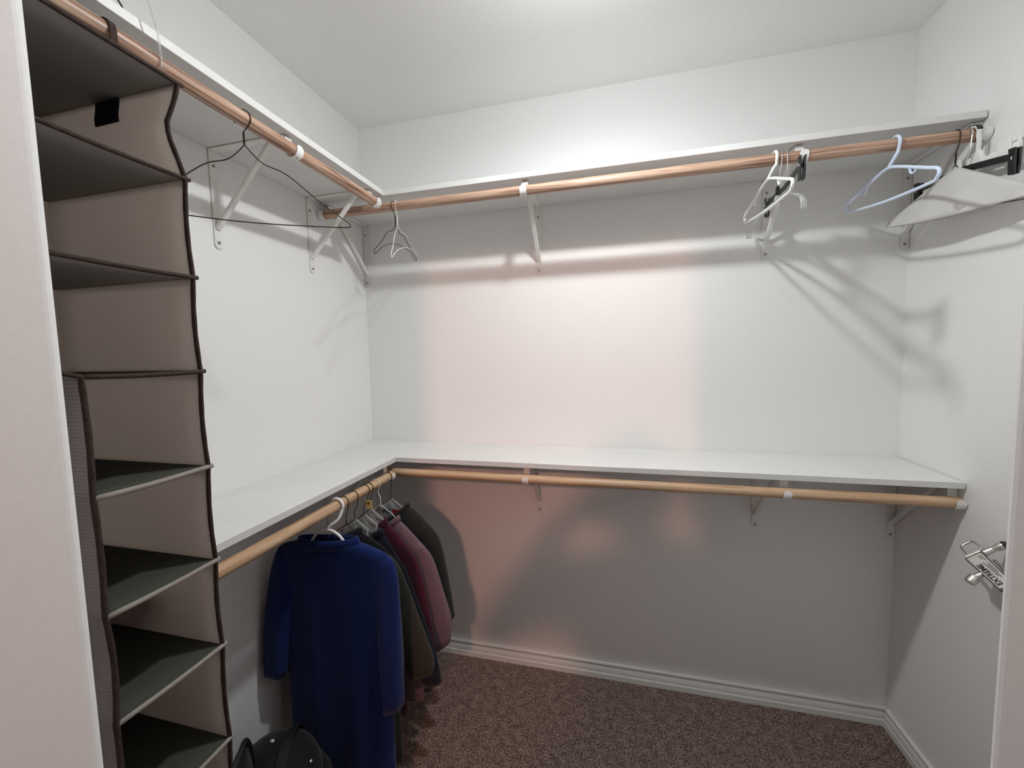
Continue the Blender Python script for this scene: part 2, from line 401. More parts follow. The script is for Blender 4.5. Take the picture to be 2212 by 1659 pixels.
# ------------------------------------------------------------------ wire hangers (given by real points: rod crossing, apex, tips)
def hook_pts(rodc, axis, r_wire, zrod, apex, rr=None, flip=1, over=200):
    """hook curl over a rod: rodc = point on rod axis; axis = horizontal direction (unit) across the rod, toward the stem side"""
    ex = V(axis).normalized(); c = V(rodc); R = (RR + r_wire + .0006) / (max(abs(ex.x), abs(ex.y)) if abs(abs(ex.x) - 1) > .001 and abs(abs(ex.y) - 1) > .001 else 1)
    # from the free end behind the rod, over the top, down the stem side
    return arc(c, R, over, -10, 18, ex, (0, 0, 1))
def twist(m, a, b, r, turns, n=40):
    a, b = V(a), V(b); d = b - a; dn = d.normalized(); ref = V((1, 0, 0)) if abs(dn.x) < .8 else V((0, 1, 0))
    u = (ref - dn * ref.dot(dn)).normalized(); w = dn.cross(u)
    for ph in (0, PI):
        pts = [a + d * (i / n) + (u * math.cos(2 * PI * turns * i / n + ph) + w * math.sin(2 * PI * turns * i / n + ph)) * r for i in range(n + 1)]
        m.tube(pts, r, 6)
def wire_hanger(label, rodc, across, apex, tipA, tipB, mat, rw=.0012, bow=0.0, group='wire hangers', cape=None, over=195, arch=.010):
    """across: unit vector across the rod on the stem side"""
    apex, A, B = V(apex), V(tipA), V(tipB)
    root = empty('wire_hanger', tuple(apex))
    hk = hook_pts(rodc, across, rw, None, apex, over=over)
    neck = apex + V((0, 0, .035))
    st = hk + [hk[-1].lerp(neck, .35) + V(across) * .003, neck]
    MB().tube(smooth_path(st, 3), rw, 8).build('hook', mat, root, smooth=True)
    m = MB(); twist(m, apex + V((0, 0, .008)), neck, rw, 3.5); m.build('twisted_neck', mat, root, smooth=True)
    dA, dB = (A - apex), (B - apex)
    def arm(d, tip):
        h = V((d.x, d.y, 0)); 
        return [apex + V((0, 0, .010)), apex + h * .02, apex + h * .16 + V((0, 0, d.z * .16 - .006)), apex + d * .38 + V((0, 0, arch)), apex + d * .7 + V((0, 0, arch * .4)), tip + V((0, 0, .012)) - h * .04]
    hA, hB = V((dA.x, dA.y, 0)).normalized(), V((dB.x, dB.y, 0)).normalized()
    pa = arm(dA, A); pb = arm(dB, B)
    mid = (A + B) / 2 + V((0, 0, bow))
    path = pa + [A + V((0, 0, .004)), A - hA * .010 + V((0, 0, -.003)), A.lerp(mid, .45) + V((0, 0, bow * .25)), mid, B.lerp(mid, .45) + V((0, 0, bow * .25)), B - hB * .010 + V((0, 0, -.003)), B + V((0, 0, .004))] + pb[::-1]
    MB().tube(smooth_path(path, 5), rw, 8).build('body', mat, root, smooth=True)
    return tag(root, label, 'hanger', group)
wire_hanger('large dark wire hanger turned face-on on the upper left rod', (RU, -.888, UZ), (.94, .34, 0), (.2835, -.886, 1.907), (.464, -.755, 1.7465), (.108, -1.014, 1.748), 'bronze', .0013, -.012, group='dark wire hangers on the upper rods', over=215)
wire_hanger('dark wire hanger at the left end of the upper back rod, beside a white one', (.323, -RU, UZ), (0, -1, 0), (.323, -.274, 1.906), (.357, -.481, 1.756), (.309, -.085, 1.817), 'bronze', .0012, .045, group='dark wire hangers on the upper rods')
wire_hanger('white coated wire hanger seen edge-on beside a dark one on the upper back rod', (.341, -RU, UZ), (0, -1, 0), (.337, -.284, 1.902), (.4126, -.470, 1.742), (.321, -.085, 1.834), 'white_wire', .0011, .03, group='white wire hangers')

# ------------------------------------------------------------------ tubular plastic hangers
def tube_hanger(label, rodx, apex, tipN, tipF, mat, name='plastic_hanger', r=.0042, group='tubular plastic hangers'):
    """hanger hung across the back rod; tipN toward the room, tipF toward the wall"""
    apex, Nn, F = V(apex), V(tipN), V(tipF)
    root = empty(name, tuple(apex))
    c = V((rodx, -RU, UZ)); Rk = RR + r + .0006
    hk = arc(c, Rk, 165, -25, 16, (0, -1, 0), (0, 0, 1))
    stem = hk + [hk[-1] + V((0, .004, -.012)), apex.lerp(hk[-1], .55) + V((0, -.010, 0)), apex]
    pp = smooth_path(stem, 3); rr = [r * (.55 + .45 * min(1, i / 8)) for i in range(len(pp))]
    MB().tube(pp, rr, 10).build('hook', mat, root, smooth=True)
    def arm(tip):
        d = tip - apex; return [apex, apex + d * .25 + V((0, 0, .004)), apex + d * .5 + V((0, 0, .003)), apex + d * .8 + V((0, 0, .001)), tip - d * .03]
    dn = (Nn - apex); df = (F - apex); low = V((0, 0, -.030))
    mid = (Nn + F) / 2 + low * 1.1
    path = arm(F)[::-1] + arm(Nn)[1:] + [Nn + V((0, 0, -.010)), Nn - V((dn.x, dn.y, 0)).normalized() * .008 + V((0, 0, -.020)), Nn.lerp(mid, .12) + low * .75, mid, F.lerp(mid, .12) + low * .75, F - V((df.x, df.y, 0)).normalized() * .008 + V((0, 0, -.020)), F + V((0, 0, -.010))]
    MB().tube(smooth_path(path, 5), r, 10, closed=True).build('body', mat, root, smooth=True)
    for d in (dn, df):                        # strap hooks under each shoulder
        p0 = apex + d * .46; dh = V((d.x, d.y, 0)).normalized()
        pts = [p0 + V((0, 0, -.001)), p0 + dh * .004 + V((0, 0, -.012)), p0 + dh * .014 + V((0, 0, -.018)), p0 + dh * .024 + V((0, 0, -.013)), p0 + dh * .030 + V((0, 0, -.006))]
        MB().tube(smooth_path(pts, 4), r * .62, 8).build('strap_hook', mat, root, smooth=True)
    return tag(root, label, 'hanger', group)
tube_hanger('white tubular plastic hanger on the upper back rod, left of the clear hanger', 1.592, (1.574, -.287, 1.914), (1.568, -.484, 1.838), (1.570, -.086, 1.872), 'white_plastic')
tube_hanger('pale blue tubular plastic hanger on the upper back rod', 1.893, (1.878, -.287, 1.909), (1.874, -.484, 1.826), (1.875, -.087, 1.876), 'blue_plastic')

# ------------------------------------------------------------------ clip hangers
def clip_hanger(label, rodx, apex, endN, endF, mat, clipmat, hookmat, bar_h=.014, group='clip hangers', clip_h=.062):
    apex, Nn, F = V(apex), V(endN), V(endF)
    root = empty('clip_hanger', tuple(apex))
    c = V((rodx, -RU, UZ)); rw = .0016
    hk = arc(c, RR + rw + .0005, 195, -15, 18, (0, -1, 0), (0, 0, 1))
    MB().tube(smooth_path(hk + [hk[-1].lerp(apex, .5) + V((0, -.006, 0)), apex], 3), rw, 8).build('hook', hookmat, root, smooth=True)
    m = MB()
    pts = smooth_path([F, F.lerp(apex, .5) + V((0, 0, -.002)), apex + V((0, 0, -.006)), Nn.lerp(apex, .5) + V((0, 0, -.002)), Nn], 6)
    d = (Nn - F).normalized(); lat = d.cross(V((0, 0, 1))).normalized()
    m.strip(pts, V((0, 0, 1)), bar_h, .006)
    m.build('bar', mat, root, bevel=.0015)
    for e in (Nn, F):
        cl = None
        w = .017
        for s_ in (1, -1):                      # two jaws, splayed apart at the bottom, and a finger tab
            pj = [e + lat * (s_ * .006) + V((0, 0, .020)), e + lat * (s_ * .0045) + V((0, 0, .004)), e + lat * (s_ * .0050) + V((0, 0, -.020)), e + lat * (s_ * .0035) + V((0, 0, -clip_h + .02))]
            jaw = MB().strip(smooth_path(pj, 4), d, w, .0042)
            jo = jaw.build('clip', clipmat, root, bevel=.0012)
        MB().tube(arc(e + V((0, 0, -.004)), .0072, -60, 240, 14, lat, (0, 0, 1)), .0011, 6).build('spring', 'chrome', root, smooth=True)
    return tag(root, label, 'hanger', group)
clip_hanger('black clip hanger with metal hook behind the clear hanger on the upper back rod', 1.6205, (1.621, -.284, 1.893), (1.606, -.436, 1.892), (1.627, -.124, 1.892), 'black_plastic', 'black_plastic', 'chrome')
clip_hanger('long black clip hanger behind the paper covered hanger at the right wall', 2.0555, (2.052, -.284, 1.889), (2.064, -.416, 1.858), (2.038, -.140, 1.886), 'black_plastic', 'black_plastic', 'chrome', bar_h=.017)

# clear plastic hanger with a metal hook
def clear_hanger():
    apex = V((1.603, -.284, 1.872)); root = empty('plastic_hanger', tuple(apex)); rw = .0015
    c = V((1.6065, -RU, UZ)); hk = arc(c, RR + rw + .0005, 195, -15, 18, (0, -1, 0), (0, 0, 1))
    MB().tube(smooth_path(hk + [apex + V((0, -.012, .05)), apex + V((0, 0, .018))], 3), rw, 8).build('hook', 'chrome', root, smooth=True)
    MB().tube([apex + V((0, 0, .022)), apex + V((0, 0, .014)), apex + V((0, 0, -.006))], [.003, .0055, .007], 10).build('hook_collar', 'black_plastic', root, smooth=True)
    Nn, F = V((1.594, -.476, 1.792)), V((1.586, -.092, 1.822))
    pts = [F + V((0, .006, -.028)), F, F.lerp(apex, .35) + V((0, 0, .004)), apex + V((0, 0, -.022)), Nn.lerp(apex, .35) + V((0, 0, .006)), Nn, Nn + V((0, -.010, -.030))]
    m = MB(); m.tube(smooth_path(pts, 6), .0075, 10, rz=.0035)
    m.tube([apex + V((0, 0, -.026)), apex + V((0, 0, -.004))], [.012, .006], 10, rz=.004)
    m.build('body', 'clear', root, smooth=True)
    return tag(root, 'clear plastic hanger with a thin metal hook on the upper back rod', 'hanger')
clear_hanger()

# paper covered wire hanger at the right end
def paper_hanger():
    apex = V((2.034, -.284, 1.892)); A, B = V((2.056, -.486, 1.760)), V((1.990, -.090, 1.803))
    o = wire_hanger('wire hanger covered with a white paper cape near the right wall', (2.030, -RU, UZ), (0, -1, 0), apex + V((0, 0, .002)), A + V((0, .012, -.014)), B + V((0, -.012, -.012)), 'bronze', .0012, 0, group='paper covered hangers', arch=-.004)
    e = (A - B).normalized(); nrm = e.cross(V((0, 0, 1))).normalized()
    rows = []
    K = 14
    for s_ in (1, -1):
        pass
    m = MB()
    def pt(u, t, s_):
        # u from -1 (B) to 1 (A); t 0 top edge .. 1 bottom edge
        top = apex.lerp(A if u > 0 else B, abs(u)); 
        bot = B.lerp(A, (u + 1) / 2) + V((0, 0, -.012 - .010 * (1 - u * u)))
        p = top.lerp(bot, t)
        return p + nrm * s_ * (.0030 + .010 * t * (1 - abs(u) ** 3) + .002 * math.sin(9 * u + 4 * t)) + V((0, 0, .0035 * (1 - t)))
    us = [-1 + 2 * i / 24 for i in range(25)]
    for s_ in (1, -1):
        R = [[pt(u, k / 8, s_ if k else s_ * .0) for u in us] for k in range(9)]
        m.rings(R, closed_ring=False)
    m.build('paper_cover', 'paper', o, smooth=True, solid=.0004)
    return o
paper_hanger()

# chunky white skirt hanger with black hook grip at the right end
def white_skirt_hanger():
    apex = V((2.073, -.296, 1.900)); root = empty('clip_hanger', tuple(apex))
    c = V((2.068, -RU, UZ)); ex, ez = V((0, -1, 0)), V((0, 0, 1))
    R = RR + .0045
    hk = arc(c, R, 175, -20, 16, ex, ez)
    MB().strip(smooth_path(hk + [V((2.070, -.303, 1.945)), apex], 3), (1, 0, 0), .009, .006).build('hook', 'white_plastic', root, bevel=.002)
    MB().strip(arc(c, R + .0036, 150, 12, 12, ex, ez), (1, 0, 0), .012, .0022).build('hook_grip', 'black_plastic', root, bevel=.0008)
    Nn, F = V((2.083, -.405, 1.891)), V((2.072, -.215, 1.893))
    m = MB(); m.strip([F, apex + V((0, .02, -.010)), apex + V((0, -.01, -.010)), Nn], (0, 0, 1), .017, .010)
    m.prism([(-.026, -.012), (.030, -.014), (.010, .030), (-.010, .030)], apex + V((-.005, 0, -.006)), (0, -1, 0), (0, 0, 1), (1, 0, 0), .010)
    m.build('bar', 'white_plastic', root, bevel=.0025)
    for e in (V((2.0825, -.374, 1.887)), V((2.0735, -.240, 1.892))):
        for s_ in (1, -1):
            pj = [e + V((s_ * .011, 0, .030)), e + V((s_ * .0085, 0, .010)), e + V((s_ * .0085, 0, -.016)), e + V((s_ * .0065, 0, -.034))]
            MB().strip(smooth_path(pj, 4), (0, 1, 0), .036, .004).build('clip', 'white_plastic', root, bevel=.0016)
    return tag(root, 'chunky white clip hanger with a black hook grip beside the right wall', 'hanger', 'clip hangers')
white_skirt_hanger()

# ------------------------------------------------------------------ hanging fabric organizer
OX0, OX1, OYF = .105, .43, -1.150
def near_y(z): return -1.31 if z <= 1.3935 else -1.362
LEV = [1.862, 1.712, 1.551, 1.392, 1.225, 1.055, .895, .715, .552]
def organizer():
    root = empty('hanging_organizer', (.27, -1.23, .552))
    # far side panel: a thin sheet, front edge bowing inwards in the top compartment
    edge = [(0.0, 1.862), (.006, 1.838), (.021, 1.800), (.019, 1.778), (.008, 1.742), (0, 1.712)]
    def bow(z):
        for (a, za), (b, zb) in zip(edge, edge[1:]):
            if zb <= z <= za: return a + (b - a) * (za - z) / (za - zb)
        # small sag in the middle of each lower compartment
        for z0, z1 in zip(LEV, LEV[1:]):
            if z1 <= z <= z0: return .0035 * math.sin(PI * (z0 - z) / (z0 - z1))
        return 0
    zs = []
    for z0, z1 in zip(LEV, LEV[1:]): zs += [z0 + (z1 - z0) * i / 10 for i in range(10)]
    zs.append(LEV[-1])
    R = []
    for z in zs:
        f = bow(z); row = []
        for i in range(9):
            t = i / 8; x = OX0 + (OX1 - OX0) * t
            puff = .006 * math.sin(PI * t)
            ph = 0
            for z0, z1 in zip(LEV, LEV[1:]):
                if z1 <= z <= z0: ph = math.sin(PI * (z0 - z) / (z0 - z1))
            row.append(V((x - f * t ** 3 * .9, OYF + puff * ph - f * .4 * t ** 3, z)))
        R.append(row)
    m = MB(); m.rings(R, closed_ring=False); m.build('side_panel', 'org_side', root, smooth=True, solid=.0022)
    post = [r[-1] + V((.001, .001, 0)) for r in R]
    rr = [.0042 + .0006 * math.sin(i * 2.1) for i in range(len(post))]
    MB().tube(post, rr, 8, rz=.0030).build('edge_binding', 'org_edge', root, smooth=True)
    # near side panel below the third shelf, flaring toward the wall end above
    R2 = []
    for z in zs:
        yn = near_y(z); ph = 0
        for z0, z1 in zip(LEV, LEV[1:]):
            if z1 <= z <= z0: ph = math.sin(PI * (z0 - z) / (z0 - z1))
        low = z < 1.06
        R2.append([V((OX0 + (OX1 - OX0) * t + (-.003 * ph * t ** 2 if low else 0), yn + (.006 * ph * t ** 2 if low and z > .895 else .002 * ph), z)) for t in [i / 8 for i in range(9)]])
    MB().rings(R2, closed_ring=False).build('side_panel', 'org_out_lit', root, smooth=True, solid=.0022)
    post2 = [r[-1] + V((.001, -.001, 0)) for r in R2]
    MB().tube(post2, [.0046 + .0006 * math.sin(i * 1.7) for i in range(len(post2))], 8, rz=.0034).build('edge_binding', 'org_edge', root, smooth=True)
    # back panel
    MB().box((OX0 - .001, -1.355, LEV[-1]), (OX0 + .001, OYF, LEV[0])).build('back_panel', 'org_side', root)
    # shelves: thin stiff boards, slightly sagging, each with a bound front edge
    for i, z in enumerate(LEV):
        yn = near_y(z); yf = OYF + .007
        R3 = []
        for a in range(9):
            x = OX0 + (OX1 + .002 - OX0) * a / 8
            R3.append([V((x, yf + (yn - yf) * b / 8, z - (.004 if i else 0) * math.sin(PI * b / 8) * (.3 + .7 * math.sin(PI * min(a / 8, .9))))) for b in range(9)])
        nm = 'top_board' if i == 0 else ('bottom_board' if i == len(LEV) - 1 else 'shelf_board')
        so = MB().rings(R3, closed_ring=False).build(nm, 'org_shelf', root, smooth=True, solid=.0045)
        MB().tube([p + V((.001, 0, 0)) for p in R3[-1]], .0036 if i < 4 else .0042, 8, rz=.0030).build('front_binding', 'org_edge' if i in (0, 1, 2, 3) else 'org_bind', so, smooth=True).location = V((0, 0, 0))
    # hanging loops over the rod
    for y in (-1.150, -1.262):
        R = RR + .0028
        pts = [V((RU - R, y, LEV[0] + .003)), V((RU - R, y, UZ - .03))] + arc((RU, y, UZ), R, 180, 0, 14, (1, 0, 0), (0, 0, 1)) + [V((RU + R, y, UZ - .03)), V((RU + R, y, LEV[0] + .003))]
        MB().strip(pts, (0, 1, 0), .010, .0022).build('hanging_loop', 'org_edge', root)
    # black hook-and-loop tab hanging inside on the far side panel
    tp = [V((.280, OYF - .0035, 1.8585)), V((.279, OYF - .0045, 1.845)), V((.278, OYF - .006, 1.832)), V((.276, OYF - .0045, 1.820))]
    MB().strip(smooth_path(tp, 4), (1, 0, .02), .054, .0022).build('fastening_tab', 'org_tab', root)
    return tag(root, 'tall grey fabric hanging organizer with stacked compartments on the upper left rod', 'organizer')
org = organizer()

# things lying on / over the upper left shelf by the organizer
def loose_hook():
    pts = [(.276, -1.113, ZU + .0018), (.278, -1.122, ZU + .012), (.272, -1.150, ZU + .040), (.245, -1.175, ZU + .052), (.212, -1.170, ZU + .040), (.20, -1.150, ZU + .020), (.202, -1.13, ZU + .003)]
    o = MB().tube(smooth_path(pts, 6), .0016, 8).build('wire_hook', 'bronze', smooth=True)
    tag(o, 'bent black wire lying on the upper left shelf edge, above the organizer', 'wire')
loose_hook()
def clear_tie():
    R = RR + .0032
    pts = [(RU + R, -1.074, UZ - .012), (RU + R, -1.075, UZ + .004), (.3055, -1.078, 2.004), (.3050, -1.082, 2.032), (.304, -1.096, 2.075), (.300, -1.125, 2.115), (.292, -1.160, 2.13), (.28, -1.19, 2.115), (.272, -1.206, 2.075), (.270, -1.21, ZU + .0025)]
    o = MB().tube(smooth_path(pts, 6), .0017, 8).build('plastic_tie', 'clear', smooth=True)
    tag(o, 'clear plastic tie looping from the upper left rod up over the shelf edge', 'tie')
clear_tie()

# ------------------------------------------------------------------ shirts on the lower left rod
LRX = RLq + .007
def supr(a, b, th, e=2.4):
    c, s_ = math.cos(th), math.sin(th)
    return a * math.copysign(abs(c) ** (2 / e), c), b * math.copysign(abs(s_) ** (2 / e), s_)
def lerp_poly(poly, n):
    P = [V((p[0], p[1])) for p in smooth_path([(q[0], q[1], 0) for q in poly], 8)]
    d = [0]
    for a, b in zip(P, P[1:]): d.append(d[-1] + (b - a).length)
    out = []
    for i in range(n):
        t = d[-1] * i / (n - 1); k = 0
        while k < len(d) - 2 and d[k + 1] < t: k += 1
        f = (t - d[k]) / max(1e-9, d[k + 1] - d[k]); out.append(P[k].lerp(P[k + 1], min(1, max(0, f))))
    return out
def shirt(label, y, nx, outR, inR, hem, mat, th=.02, outL=None, inL=None, collar=0, seed=0, sideR=None, sideL=None, fold=.005, yL=0, name='hanging_shirt', tip=None, dip=.055):
    """outR: outline from the neck edge over the shoulder to the outer sleeve hem; inR: inner sleeve hem (x, z)"""
    rnd = random.Random(seed); ph = [rnd.uniform(0, 6.28) for _ in range(4)]
    mir = lambda p: (max(.022, 2 * nx - p[0]), p[1])
    outL = outL or [(q[0], q[1] - dip * max(0, 1 - i / 2)) for i, q in enumerate([mir(p) for p in outR])]; inL = inL or mir(inR)
    nz = (outR[0][1] + outL[0][1]) / 2
    root = empty(name, (nx, y, hem)); n = 60
    tipR = outR[tip or 2]; tipL = outL[tip or 2]
    sideR = sideR or tipR[0] - .012; sideL = sideL or tipL[0] + .012
    def xat(out, tp, side, z):
        pts = lerp_poly(out, 60)
        if z <= tp[1]:
            t = min(1, (tp[1] - z) / .06); return tp[0] + (side - tp[0]) * t
        for a, b in zip(pts, pts[1:]):
            if b.y <= z <= a.y: return a.x + (b.x - a.x) * (a.y - z) / max(1e-9, a.y - b.y)
        return pts[0].x
    def ring(z, xl, xr, b, amp, zt=None):
        cx, a = (xl + xr) / 2, (xr - xl) / 2; out = []
        for j in range(n):
            u, v = supr(a, b, 2 * PI * j / n)
            f = amp * (math.sin(u * 46 + ph[0] + 2.2 * z) * .6 + math.sin(u * 83 + ph[1] - 3 * z) * .4) * (1 - (u / a) ** 2 if a else 0)
            out.append(V((cx + u, y + v + f, z)))
        return out
    zs = min(tipR[1], tipL[1]); R = []
    for k in range(16):
        z = hem + (zs - hem) * k / 15; t = k / 15
        R.append(ring(z, xat(outL, tipL, sideL, z), xat(outR, tipR, sideR, z), th * (1.05 - .2 * t), fold * (1 - .7 * t)))
    for k in range(1, 13):
        p_ = 1 - (1 - k / 12) ** 1.3; t = k / 12
        zl = tipL[1] + (outL[0][1] - tipL[1]) * p_; zr = tipR[1] + (outR[0][1] - tipR[1]) * p_
        xl, xr = (outL[0][0], outR[0][0]) if k == 12 else (xat(outL, tipL, sideL, zl), xat(outR, tipR, sideR, zr))
        r = ring(zs, xl, xr, th * (.85 + .1 * t), fold * .2)
        for p in r:
            f = min(1, max(0, (p.x - xl) / (xr - xl))); p.z = zl + (zr - zl) * f
        R.append(r)
    MB().rings(R).build('body', mat, root, smooth=True, solid=.0016)
    for out, inn, tp, sg, dy in ((outL, inL, tipL, -1, yL), (outR, inR, tipR, 1, 0)):
        O = [p for p in lerp_poly(out, 80)]; O = [p for p in O if p.y <= tp[1] + .004 or (p - V(tp)).length < .012]
        st = O[0]; m0 = len(O); O = [O[int(round((m0 - 1) * i / 15))] for i in range(16)]
        i0 = V((st.x - sg * .026, st.y - .012)); i1 = V((tp[0] - sg * .060, tp[1] - .10)); I = lerp_poly([i0, i1, i1.lerp(V(inn), .5) , inn], 16)
        rs = []; nn = 36
        for k in range(16):
            c = (O[k] + I[k]) / 2; h = (O[k] - I[k]) / 2; t = k / 15
            w = h.length; u = V((h.x, 0, h.y)).normalized(); b = th * (.50 + .46 * min(1, t * 1.6))
            rs.append([V((c.x, y - dy * t, c.y)) + u * supr(w, b, 2 * PI * j / nn)[0] + V((0, supr(w, b, 2 * PI * j / nn)[1] + .3 * fold * math.sin(j * .9 + ph[2] + t * 4) * t, 0)) for j in range(nn)])
        MB().rings(rs).build('sleeve', mat, root, smooth=True, solid=.0016)
    if collar:
        xl, xr = outL[0][0], outR[0][0]; cx, nw = (xl + xr) / 2, (xr - xl) / 2; rs = []
        for o_, h in ((-.003, -.018), (-.001, collar * .6), (.001, collar), (.003, collar * .93), (.0045, collar * .3), (.0065, -.016)):
            r = []
            for j in range(48):
                tt = 2 * PI * j / 48; u, v = supr(nw + o_ * 2, th * .84 + o_ * .8, tt, 2.2); f = (u / nw + 1) / 2
                r.append(V((cx + u, y + v, outL[0][1] * (1 - f) + outR[0][1] * f + h + .0025 * math.sin(2 * tt + ph[3]))))
            rs.append(r)
        MB().rings(rs).build('collar', mat, root, smooth=True, solid=.0014)
    return tag(root, label, 'shirt', 'shirts on the lower left rod')
shirt('royal blue short-sleeved polo shirt hanging in front of the other shirts', -.664, .268, [(.365, .850), (.425, .836), (.478, .812), (.497, .76), (.500, .64), (.501, .50), (.500, .352)], (.436, .322), .055, 'blue', th=.027, collar=.015, seed=1,
      outL=[(.165, .836), (.115, .828), (.080, .806), (.056, .75), (.040, .68), (.022, .54), (.018, .396)], inL=(.094, .390), sideR=.462, sideL=.092, fold=.007, yL=.02)
shirt('black shirt on a dark wire hanger, right behind the blue polo', -.606, .278, [(.335, .855), (.40, .825), (.440, .785), (.462, .68), (.47, .55), (.472, .42)], (.40, .40), .09, 'black_cloth', th=.0165, collar=.012, seed=2, fold=.002)
shirt('dark olive grey shirt with a wide sleeve, behind the blue polo', -.562, .280, [(.346, .800), (.39, .778), (.438, .739), (.476, .657), (.506, .570), (.553, .44), (.550, .385)], (.468, .343), .04, 'olive', th=.0165, seed=3, fold=.002)
shirt('midnight navy shirt between the olive and maroon shirts', -.520, .282, [(.356, .820), (.382, .788), (.412, .742), (.450, .679), (.508, .52), (.545, .40), (.558, .315)], (.495, .290), .10, 'navy', th=.0155, collar=.008, seed=4, fold=.002)
shirt('dark maroon shirt with a collar, in front of the mauve shirt', -.480, .300, [(.348, .838), (.375, .815), (.412, .775), (.468, .695), (.503, .55), (.522, .405)], (.465, .375), .13, 'maroon', th=.0150, collar=.010, dip=.07, seed=5, fold=.002)
shirt('dusty mauve shirt with a small collar, between the maroon and charcoal shirts', -.438, .318, [(.372, .832), (.410, .800), (.460, .750), (.503, .700), (.540, .58), (.566, .48), (.556, .395)], (.500, .352), .16, 'mauve', th=.0165, collar=.008, dip=.075, seed=6, fold=.002)
shirt('charcoal grey shirt farthest back on the lower left rod, beside the back wall', -.352, .305, [(.362, .845), (.39, .832), (.450, .778), (.492, .722), (.517, .60), (.540, .431)], (.475, .412), .12, 'charcoal', th=.026, collar=.008, dip=.10, seed=7, fold=.005)

# hangers that carry the shirts
def shirt_wire(label, y, apex, mat, half=.110, drop=.115, rw=.0013, cape=None, tagc=None, text=False, yy=None):
    ax, az = apex; yb = yy if yy is not None else y
    root = empty('wire_hanger', (ax, yb, az))
    R = RR + rw + .0004
    hk = arc((LRX, y, LZ), R, 200, -5, 18, (1, 0, 0), (0, 0, 1))
    MB().tube(smooth_path(hk + [V((LRX + .012, (y * .6 + yb * .4), az + .045)), V((ax, yb, az + .03)), V((ax, yb, az))], 3), rw, 8).build('hook', mat, root, smooth=True)
    bm_ = 'white_wire' if mat == 'white_wire' else mat
    pts = [(ax - half, yb, az - drop), (ax - half * .72, yb, az - drop * .62), (ax - .05, yb, az - .034), (ax - .02, yb, az - .011), (ax, yb, az), (ax + .02, yb, az - .011), (ax + .05, yb, az - .034), (ax + half * .72, yb, az - drop * .62), (ax + half, yb, az - drop), (ax + half - .01, yb, az - drop - .008), (ax, yb, az - drop - .010), (ax - half + .01, yb, az - drop - .008)]
    MB().tube(smooth_path(pts + [pts[0]], 4), rw, 8).build('body', bm_, root, smooth=True)
    if cape:
        m = MB(); rows = []
        us = [-1 + 2 * i / 20 for i in range(21)]
        for sgn in (1, -1):
            R_ = []
            for k in range(7):
                t = k / 6
                R_.append([V((ax + u * .050, yb + sgn * ((.0022 + .007 * t + .0014 * math.sin(7 * u + 5 * t)) if k else 0), az + .004 - .60 * .056 * abs(u) * (1 - t) - .098 * t)) for u in us])
            m.rings(R_, closed_ring=False)
        m.build('paper_cape', cape, root, smooth=True, solid=.0004)
        # stiff white folded rim along the right shoulder of the cape
        MB().tube([(ax + .006, yb - .004, az + .004), (ax + .050, yb - .005, az + .004 - .030)], .0028, 8, rz=.0016).build('cape_edge', 'paper', root, smooth=True)
    return root
GH = 'hangers holding the shirts'
hb = shirt_wire('', -.607, (.290, .875), 'bronze', yy=-.606)
tag(hb, 'dark wire hanger inside the black shirt, next to the white plastic one', 'hanger', GH)
hc = shirt_wire('', -.556, (.290, .872), 'bronze', yy=-.562, drop=.135, cape='paper_dim')
tag(hc, 'dark wire hanger in the olive shirt, with a thin grey paper cape', 'hanger', GH)
hd = shirt_wire('', -.492, (.296, .872), 'bronze', yy=-.520, drop=.145, cape='paper_dim')
MB().box((.299, -.5125, .893), (.3225, -.5105, .922)).build('size_tag', 'yellow', hd, bevel=.0006)
text_mesh('M', 'tag_letter', 'ink', .011, (.3050, -.5128, .908), (1, 0, 0), (0, 0, 1), hd, bold=.0003)
tag(hd, 'dark wire hanger with a small yellow tag, in the navy shirt', 'hanger', GH)
he = shirt_wire('', -.470, (.294, .875), 'bronze', yy=-.480, drop=.115, cape='paper_dim')
tag(he, 'dark wire hanger in the maroon shirt, right behind the yellow tag', 'hanger', GH)
hf = shirt_wire('', -.428, (.308, .876), 'white_wire', yy=-.438, drop=.12)
tag(hf, 'white coated wire hanger in the mauve shirt', 'hanger', GH)
hg = shirt_wire('', -.346, (.298, .866), 'bronze', yy=-.352, drop=.115, cape='paper_dim')
text_mesh('WE', 'cape_lettering', 'ink', .027, (.262, -.3640, .814), (1, 0, .05), (0, -.14, 1), hg, bold=.0006)
hp = []
for i in range(28):
    t = 2 * PI * i / 28; hp.append((.00105 * 16 * math.sin(t) ** 3, .00105 * (13 * math.cos(t) - 5 * math.cos(2 * t) - 2 * math.cos(3 * t) - math.cos(4 * t))))
MB().prism(hp, (.325, -.3640, .823), (1, 0, 0), (0, -.14, 1), (0, -1, 0), .0006).build('cape_heart', 'red_ink', hg)
tag(hg, 'dark wire hanger with a printed paper cape showing a red heart', 'hanger', GH)
